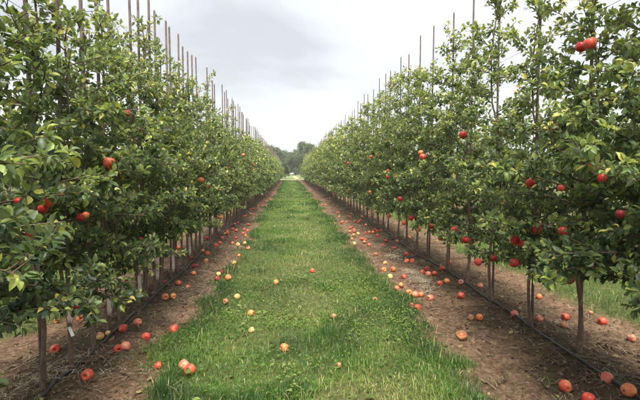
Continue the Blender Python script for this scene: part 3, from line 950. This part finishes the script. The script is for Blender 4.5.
for _ in range(95):      # the thinning scatter towards the far end
    s = arng.random() < .5
    yy = 8.5 + 48 * arng.random() ** 1.4
    xx = XL + arng.gauss(.18, .24) if s else XR + arng.gauss(-.30, .32)
    FA.append((xx, yy, arng.uniform(.075, .092), arng.choice(['red', 'red', 'pink', 'red', 'pink', 'orange']), 'far-left' if s else 'far-right'))
for px, py, d, k, lab in FA:
    d *= .83
    if lab in ('far-left', 'far-right'):
        x, y = px, py; s = lab[4:]
        big = False
    else:
        x, y = on_ground(px, py, d * .42); s = 'left' if px < 290 else 'right'; big = lab is not None
    o = make_apple(k, (x, y, gz(x, y) + d * arng.uniform(.30, .41)), d, None, False, big)
    if lab is None:
        y1 = f'middling {k} apple on the soil strip of the {s} row, about halfway along'.replace(' rot ', ' brown ')
        tag(o, y1, 'apple', f'{k} apples halfway along the {s} row'.replace('rot ', 'brown '))
    elif big: tag(o, lab, 'apple', 'fallen apples in the foreground')
    else: tag(o, f'tiny {k} apple on the distant soil under the {s} row', 'apple', f'distant {k} apples under the {s} row')

# the hollowed-out apple on the right strip
x, y = on_ground(461.5, 336, .03)
prof_o = [(.01, -.40), (.20, -.44), (.36, -.34), (.46, -.16), (.49, .02), (.44, .12), (.36, .10), (.30, -.02), (.18, -.12), (.01, -.15)]
v, f = lathe(prof_o, 18, .06)
v = [(p[0], p[1], p[2] + .05 * math.sin(3 * math.atan2(p[1], p[0])) * (p[2] > 0)) for p in v]
m = MB(); m.add(v, f)
o = link('apple', m.mesh('hollow_apple', A_MATS['rot']), None, (x, y, gz(x, y) + .04), (.25, -.15, .3), .1)
m = MB(); v, f = lathe([(.28, -.015), (.18, -.10), (.06, -.12), (.004, -.12)], 14, .1); m.add(v, f)
fl = link('flesh', m.mesh('flesh', A_MATS['orange']), o)
tag(o, 'hollowed out brown orange apple lying open on the right soil', 'apple', 'fallen apples in the foreground')

# ------------------------------------------------------------------ grass, clover and litter: nobody could count them
def blades(name, n_bands, region, label, dry=True, hmul=1.0):
    Ps = []
    for (y0, y1, dens) in n_bands:
        for (x0, x1) in region:
            n = int((y1 - y0) * (x1 - x0) * dens)
            x = RNG.uniform(x0, x1, n); y = RNG.uniform(y0, y1, n)
            g = grassy(x, y)
            clump = vnoise(x, y, 4.5, 41) * .6 + vnoise(x, y, 13, 42) * .5
            bare = .75 * np.exp(-((x - .33 - .12 * np.sin(y * .9)) / .20) ** 2) * sstep(.35, .7, vnoise(x, y, 1.7, 43))
            keep = RNG.random(n) < np.clip(g * (.35 + .9 * clump) - bare * .8, 0, 1)
            # a few stray tufts on bare soil
            keep |= (RNG.random(n) < .10) & (vnoise(x, y, 2.6, 44) > .80)
            Ps.append(np.stack([x[keep], y[keep]], -1))
    P = np.concatenate(Ps); n = len(P); x, y = P[:, 0], P[:, 1]
    tuft = sstep(.60, .85, vnoise(x, y, 2.4, 51))
    edge = np.exp(-((x + .85) / .16) ** 2) + np.exp(-((x - 1.1) / .22) ** 2)
    h = (.025 + .034 * RNG.random(n) ** 1.6) * (1 + 1.2 * tuft + 1.9 * edge * vnoise(x, y, 2.2, 52)) * hmul
    w = np.maximum(.0034 * RNG.uniform(.7, 1.4, n), .00062 * y)
    a = RNG.uniform(0, 6.283, n)
    lean = RNG.uniform(.15, 1.1, n)
    dirx, diry = np.cos(a), np.sin(a)
    wx, wy = -diry, dirx
    z0 = ground_z(x, y) - .006
    V = np.zeros((n, 5, 3))
    for k, (tt, ww) in enumerate(((0, 1), (0, -1), (.55, .8), (.55, -.8), (1, 0))):
        off = h * lean * tt ** 1.7
        V[:, k, 0] = x + dirx * off + wx * w * ww * .5
        V[:, k, 1] = y + diry * off + wy * w * ww * .5
        V[:, k, 2] = z0 + h * tt * (1 - .28 * lean * tt)
    L = np.array([0, 1, 3, 2, 2, 3, 4])
    loops = (L[None] + (np.arange(n) * 5)[:, None]).ravel()
    dryn = np.exp(-((x - .33 - .12 * np.sin(y * .9)) / .30) ** 2) * sstep(.2, .7, vnoise(x, y, 1.7, 43)) * .32
    rnd = np.clip(-.14 + .52 * vnoise(x, y, 1.3, 53) + .38 * vnoise(x, y, 4.2, 54) + RNG.normal(0, .10, n) + dryn - .24 * tuft - .22 * edge, 0, .74)
    dr = RNG.random(n) < (.03 + .45 * dryn)
    rnd[dr] = RNG.uniform(.85, 1, dr.sum())
    me = mesh_np(name, V.reshape(-1, 3), loops, np.tile([4, 3], n), M_GRASS, True, {'rnd': np.repeat(rnd, 5)})
    print(name, n)
    return tag(link(name, me), label, 'grass', kind='stuff')


blades('grass', [(1.6, 3.2, 9000), (3.2, 5.5, 6000), (5.5, 10, 2800), (10, 20, 1200), (20, 40, 520), (40, 66, 260)], [(-1.25, 1.5)],
       'mown green grass strip between the two rows')
blades('grass', [(1.5, 8, 2200), (8, 20, 450)], [(-4.7, -1.95)], 'green grass strip behind the left row', hmul=1.5)
blades('grass', [(1.5, 9, 2200), (9, 20, 450)], [(2.65, 5.4)], 'green grass strip behind the right row', hmul=1.5)

# broad little leaves (clover, dandelion) among the blades
def clover():
    Ps = []
    for y0, y1, dens in ((1.6, 3.2, 2300), (3.2, 6, 1500), (6, 12, 600), (12, 24, 170)):
        n = int((y1 - y0) * 2.4 * dens)
        x = RNG.uniform(-1.1, 1.3, n); y = RNG.uniform(y0, y1, n)
        patch = sstep(.42, .66, vnoise(x, y, 1.5, 61) * .7 + vnoise(x, y, 5, 62) * .3)
        keep = RNG.random(n) < grassy(x, y) * (.15 + .85 * patch)
        Ps.append(np.stack([x[keep], y[keep]], -1))
    P2 = np.concatenate(Ps); n = len(P2)
    z = ground_z(P2[:, 0], P2[:, 1]) + RNG.uniform(.012, .052, n)
    P = np.column_stack([P2, z])
    a = RNG.uniform(0, 6.28, n)
    D = np.stack([np.cos(a), np.sin(a), RNG.uniform(-.25, .45, n)], -1)
    N = np.array([0, 0, 1.]) + RNG.normal(0, .3, (n, 3))
    S = RNG.uniform(.014, .028, n) * np.maximum(1, P2[:, 1] / 9)
    big = RNG.random(n) < .06; S[big] *= 1.9
    rnd = np.clip(.15 + .7 * vnoise(P2[:, 0], P2[:, 1], 2, 63) + RNG.normal(0, .15, n), 0, 1)
    me = leaves_mesh('clover', P, D, N, S, rnd, M_CLOVER, 0, RNG.uniform(.3, 1.5, n))
    tag(link('clover', me), 'low broad leaved weeds and clover among the mown grass', 'weeds', kind='stuff')
clover()


def strip_points(n, ymax, spread=.75, yp=1.5, y0=1.7):
    y = y0 + (ymax - y0) * RNG.random(n) ** yp
    s = RNG.random(n) < .45
    x = np.where(s, XL + RNG.normal(.1, spread * .6, n), XR + RNG.normal(-.05, spread * .75, n))
    k = grassy(x, y) < .35
    return x[k], y[k]


# dry straw lying on the soil, in loose pale heaps and strays
x, y = strip_points(20000, 16, .75, 2.0)
hp = sstep(.50, .74, vnoise(x, y, 1.9, 71))
k = RNG.random(len(x)) < .16 + .84 * hp; x, y = x[k], y[k]
xs2, ys2 = [], []
for px, py, sp, cnt in ((400, 252, .14, 190), (393, 258, .10, 130), (418, 280, .14, 260), (412, 274, .10, 170), (380, 248, .14, 120), (60, 372, .10, 90), (35, 382, .08, 60), (425, 290, .08, 100)):
    a_, b_ = on_ground(px, py)
    xs2.append(RNG.normal(a_, sp * .6, cnt)); ys2.append(RNG.normal(b_, sp * 1.3, cnt))
nh = sum(len(q) for q in xs2)
x = np.concatenate([x] + xs2); y = np.concatenate([y] + ys2); n = len(x)
a = RNG.uniform(0, 6.28, n); L = RNG.uniform(.03, .13, n); w = RNG.uniform(.0013, .003, n) * np.maximum(1, y / 5)
z = ground_z(x, y) + RNG.uniform(.002, .016, n)
z[-nh:] += RNG.uniform(.0, .035, nh)
ca, sa = np.cos(a), np.sin(a); tl = RNG.normal(0, .12, n); bend = RNG.normal(0, .18, n)
V = np.zeros((n, 6, 3))
for k_, (tt, ww) in enumerate(((-.5, 1), (-.5, -1), (0, 1), (0, -1), (.5, 1), (.5, -1))):
    bo = bend * L * (.25 - tt * tt)
    V[:, k_, 0] = x + ca * L * tt - sa * (w * ww * .5 + bo); V[:, k_, 1] = y + sa * L * tt + ca * (w * ww * .5 + bo)
    V[:, k_, 2] = z + tl * L * tt + .004 * (tt == 0)
LL = np.array([0, 1, 3, 2, 2, 3, 5, 4])
rnd = np.clip(RNG.beta(2, 2, n), 0, 1); rnd[-nh:] = np.clip(rnd[-nh:] + .35, 0, 1)
me = mesh_np('straw_litter', V.reshape(-1, 3), (LL[None] + (np.arange(n) * 6)[:, None]).ravel(), np.full(n * 2, 4), M_STRAW, False, {'rnd': np.repeat(rnd, 6)})
tag(link('straw_litter', me), 'pale dry straw scattered over the soil strips', 'straw', kind='stuff')

# pruned twigs
tw = MB()
x, y = strip_points(1000, 13, .42, 1.7)
for xx, yy in zip(x, y):
    a_ = RNG.uniform(0, 6.28); L_ = RNG.uniform(.06, .34)
    p = []
    for s_ in np.linspace(-.5, .5, 4):
        q = (xx + math.cos(a_ + .4 * s_) * L_ * s_, yy + math.sin(a_ + .4 * s_) * L_ * s_)
        p.append((*q, gz(*q) + .006 + .02 * RNG.random()))
    tw.tube(p, np.linspace(1, .5, 4) * RNG.uniform(.0018, .0052), 4, False)
tag(link('pruned_twigs', tw.mesh('pruned_twigs', M_TWIG)), 'brown pruned twigs lying on the soil under the trees', 'twigs', kind='stuff')

# dead leaves
x, y = strip_points(1500, 16, .7, 1.8)
n = len(x); a = RNG.uniform(0, 6.28, n)
me = leaves_mesh('fallen_leaves', np.column_stack([x, y, ground_z(x, y) + RNG.uniform(.004, .018, n)]), np.stack([np.cos(a), np.sin(a), RNG.normal(0, .2, n)], -1),
                 np.array([0, 0, 1.]) + RNG.normal(0, .35, (n, 3)), RNG.uniform(.025, .065, n), RNG.random(n), M_DEADLEAF, 0, RNG.uniform(-2, 3, n))
tag(link('fallen_leaves', me), 'withered fallen leaves on the soil under the trees', 'leaves', kind='stuff')

# clods and small stones
OCT = np.array([[1, 0, 0], [-1, 0, 0], [0, 1, 0], [0, -1, 0], [0, 0, 1], [0, 0, -1]], float)
OF = np.array([0, 2, 4, 2, 1, 4, 1, 3, 4, 3, 0, 4, 2, 0, 5, 1, 2, 5, 3, 1, 5, 0, 3, 5])
x, y = strip_points(40000, 15, .8, 2.0)
n = len(x); S = (.0020 + .015 * RNG.random(n) ** 5) * np.maximum(1, y / 9)
V = OCT[None] * S[:, None, None] * RNG.uniform(.55, 1.35, (n, 6, 1)) + RNG.normal(0, .22, (n, 6, 3)) * S[:, None, None]
V += np.column_stack([x, y, ground_z(x, y) + S * .25])[:, None]
me = mesh_np('soil_clods', V.reshape(-1, 3), (OF[None] + (np.arange(n) * 6)[:, None]).ravel(), np.full(n * 8, 3), M_CLOD, False, {'rnd': np.repeat(np.clip(RNG.beta(2, 2.5, n), 0, 1), 6)})
tag(link('soil_clods', me), 'crumbly soil clods and small stones on the bare strips', 'soil', kind='stuff')

# ------------------------------------------------------------------ far trees, hedge and shed
def far_tree_packs(seed, H, Rw, n, conic=.0):
    rng = np.random.default_rng(seed)
    tr = MB()
    tr.tube([(0, 0, -.3), (.05, 0, H * .2), (.1, .05, H * .5), (.05, .1, H * .85)], [H * .03, H * .022, H * .014, H * .004], 7)
    cents = []
    for i in range(34):
        h = rng.uniform(.18, 1.0)
        prof = math.sin(min(1, (1.03 - h) * (1.5 + conic)) * 1.57) * (1 - conic * h * .55)
        a = rng.uniform(0, 6.28); r = Rw * prof * rng.uniform(.35, .95)
        c = np.array([r * math.cos(a), r * math.sin(a), H * h * .96]); cents.append(c)
        if i < 14: tr.tube([(0.05, .03, max(.8, c[2] - r * .9)), c * np.array([.5, .5, 1]) - np.array([0, 0, r * .3]), c], [H * .008, H * .006, H * .003], 4, False)
    cents = np.array(cents); k = rng.integers(0, len(cents), n)
    cr = rng.uniform(.10, .19, len(cents)) * H
    d = rng.normal(0, 1, (n, 3)); d /= np.linalg.norm(d, axis=1)[:, None]
    P = cents[k] + d * (cr[k] * rng.random(n) ** .45)[:, None] * np.array([1, 1, .8])
    N = d * .8 + np.array([0, 0, .6]) + rng.normal(0, .4, (n, 3))
    D = np.cross(N, rng.normal(0, 1, (n, 3)))
    rnd = np.clip(.25 + rng.random(len(cents))[k] * .4 + rng.normal(0, .16, n), 0, 1)
    return tr.mesh('trunk', M_BARK), leaves_mesh('crown', P, D, N, rng.uniform(.26, .62, n) * H / 11, rnd, M_FARLEAF, 1)


FT = [far_tree_packs(400 + i, 11, (4.0, 3.4, 4.6)[i], 7000, (.0, .7, .2)[i]) for i in range(3)]
def far_tree(px, y, h, k, label, top=None, group='trees beyond the orchard'):
    x = (px - VPX) / FPX * y * 1.0
    e = link('woodland_tree', None, None, (x, y, -.05), (0, 0, trng.uniform(0, 6.28)), h / 11)
    link('trunk', FT[k][0], e); c = link('crown', FT[k][1], e); c['kind'] = 'stuff'
    tag(e, label, 'tree', group)
for a_ in [(302.5, 150, 11.6, 0, 'tallest rounded far tree right of the gap'), (296, 158, 9.6, 2, 'broad far tree just left of the tallest one'),
           (284.5, 152, 9.0, 2, 'rounded far tree above the gap between the rows'), (277, 146, 9.4, 0, 'far tree behind the end of the left row'),
           (270, 140, 9.6, 1, 'leftmost far tree peeking over the left row'), (309, 142, 10.4, 1, 'narrow far tree at the end of the right row'),
           (316, 138, 9.4, 2, 'far tree partly hidden by the right row'), (290, 165, 8.6, 1, 'low narrow far tree at the centre of the gap'),
           (262, 150, 9.2, 0, 'far tree mostly hidden behind the left row'), (325, 150, 9.6, 0, 'far tree mostly hidden behind the right row')]:
    far_tree(*a_)
for px, y_, h_, k_, lb_ in ((285.4, 84, 3.2, 1, 'dark small tree standing just past the end of the left row'), (281, 96, 3.6, 2, 'bushy small tree beyond the end of the left row'),
                            (287.5, 128, 2.6, 2, 'low bush left of the pale shed'), (295.2, 124, 2.4, 0, 'low bush right of the pale shed'), (302, 100, 3.2, 2, 'bushy small tree beyond the end of the right row')):
    far_tree(px, y_, h_, k_, lb_, group='small trees past the row ends')

sh = link('farm_shed', None, None, ((291 - VPX) / FPX * 135, 135, -.25), (0, 0, .12), .6)
m = MB(); m.box((0, 0, .55), (1.6, 1.1, .62)); link('wall', m.mesh('wall', M_SHED, False), sh)
m = MB()
m.add([(-1.75, -1.3, 1.15), (1.75, -1.3, 1.15), (1.75, 0, 1.75), (-1.75, 0, 1.75), (1.75, 1.3, 1.15), (-1.75, 1.3, 1.15),
       (-1.75, -1.3, 1.08), (1.75, -1.3, 1.08), (1.75, 1.3, 1.08), (-1.75, 1.3, 1.08)],
      [(0, 1, 2, 3), (3, 2, 4, 5), (6, 9, 8, 7), (0, 6, 7, 1), (4, 8, 9, 5), (1, 7, 8, 4, 2), (0, 3, 5, 9, 6)])
link('roof', m.mesh('roof', M_SHED, False), sh)
m = MB(); m.box((.75, -1.13, .5), (.45, .03, .5)); link('door', m.mesh('door', M_SHEDDARK, False), sh)
tag(sh, 'tiny pale roofed farm shed far away between the rows', 'shed')

# ------------------------------------------------------------------ the moist air
hm_ = MB(); hm_.box((0, 90, 7.4), (260, 110, 8.6))
M_HAZE = bpy.data.materials.new('moist_air'); M_HAZE.use_nodes = True
t = M_HAZE.node_tree; t.nodes.clear()
ov = t.nodes.new('ShaderNodeOutputMaterial'); pv = t.nodes.new('ShaderNodeVolumePrincipled')
pv.inputs['Color'].default_value = (.92, .95, .97, 1); pv.inputs['Density'].default_value = .0006
t.links.new(pv.outputs[0], ov.inputs['Volume'])
tag(link('haze', hm_.mesh('haze', M_HAZE, False)), 'thin pale haze that fades the far trees', 'haze', kind='stuff')
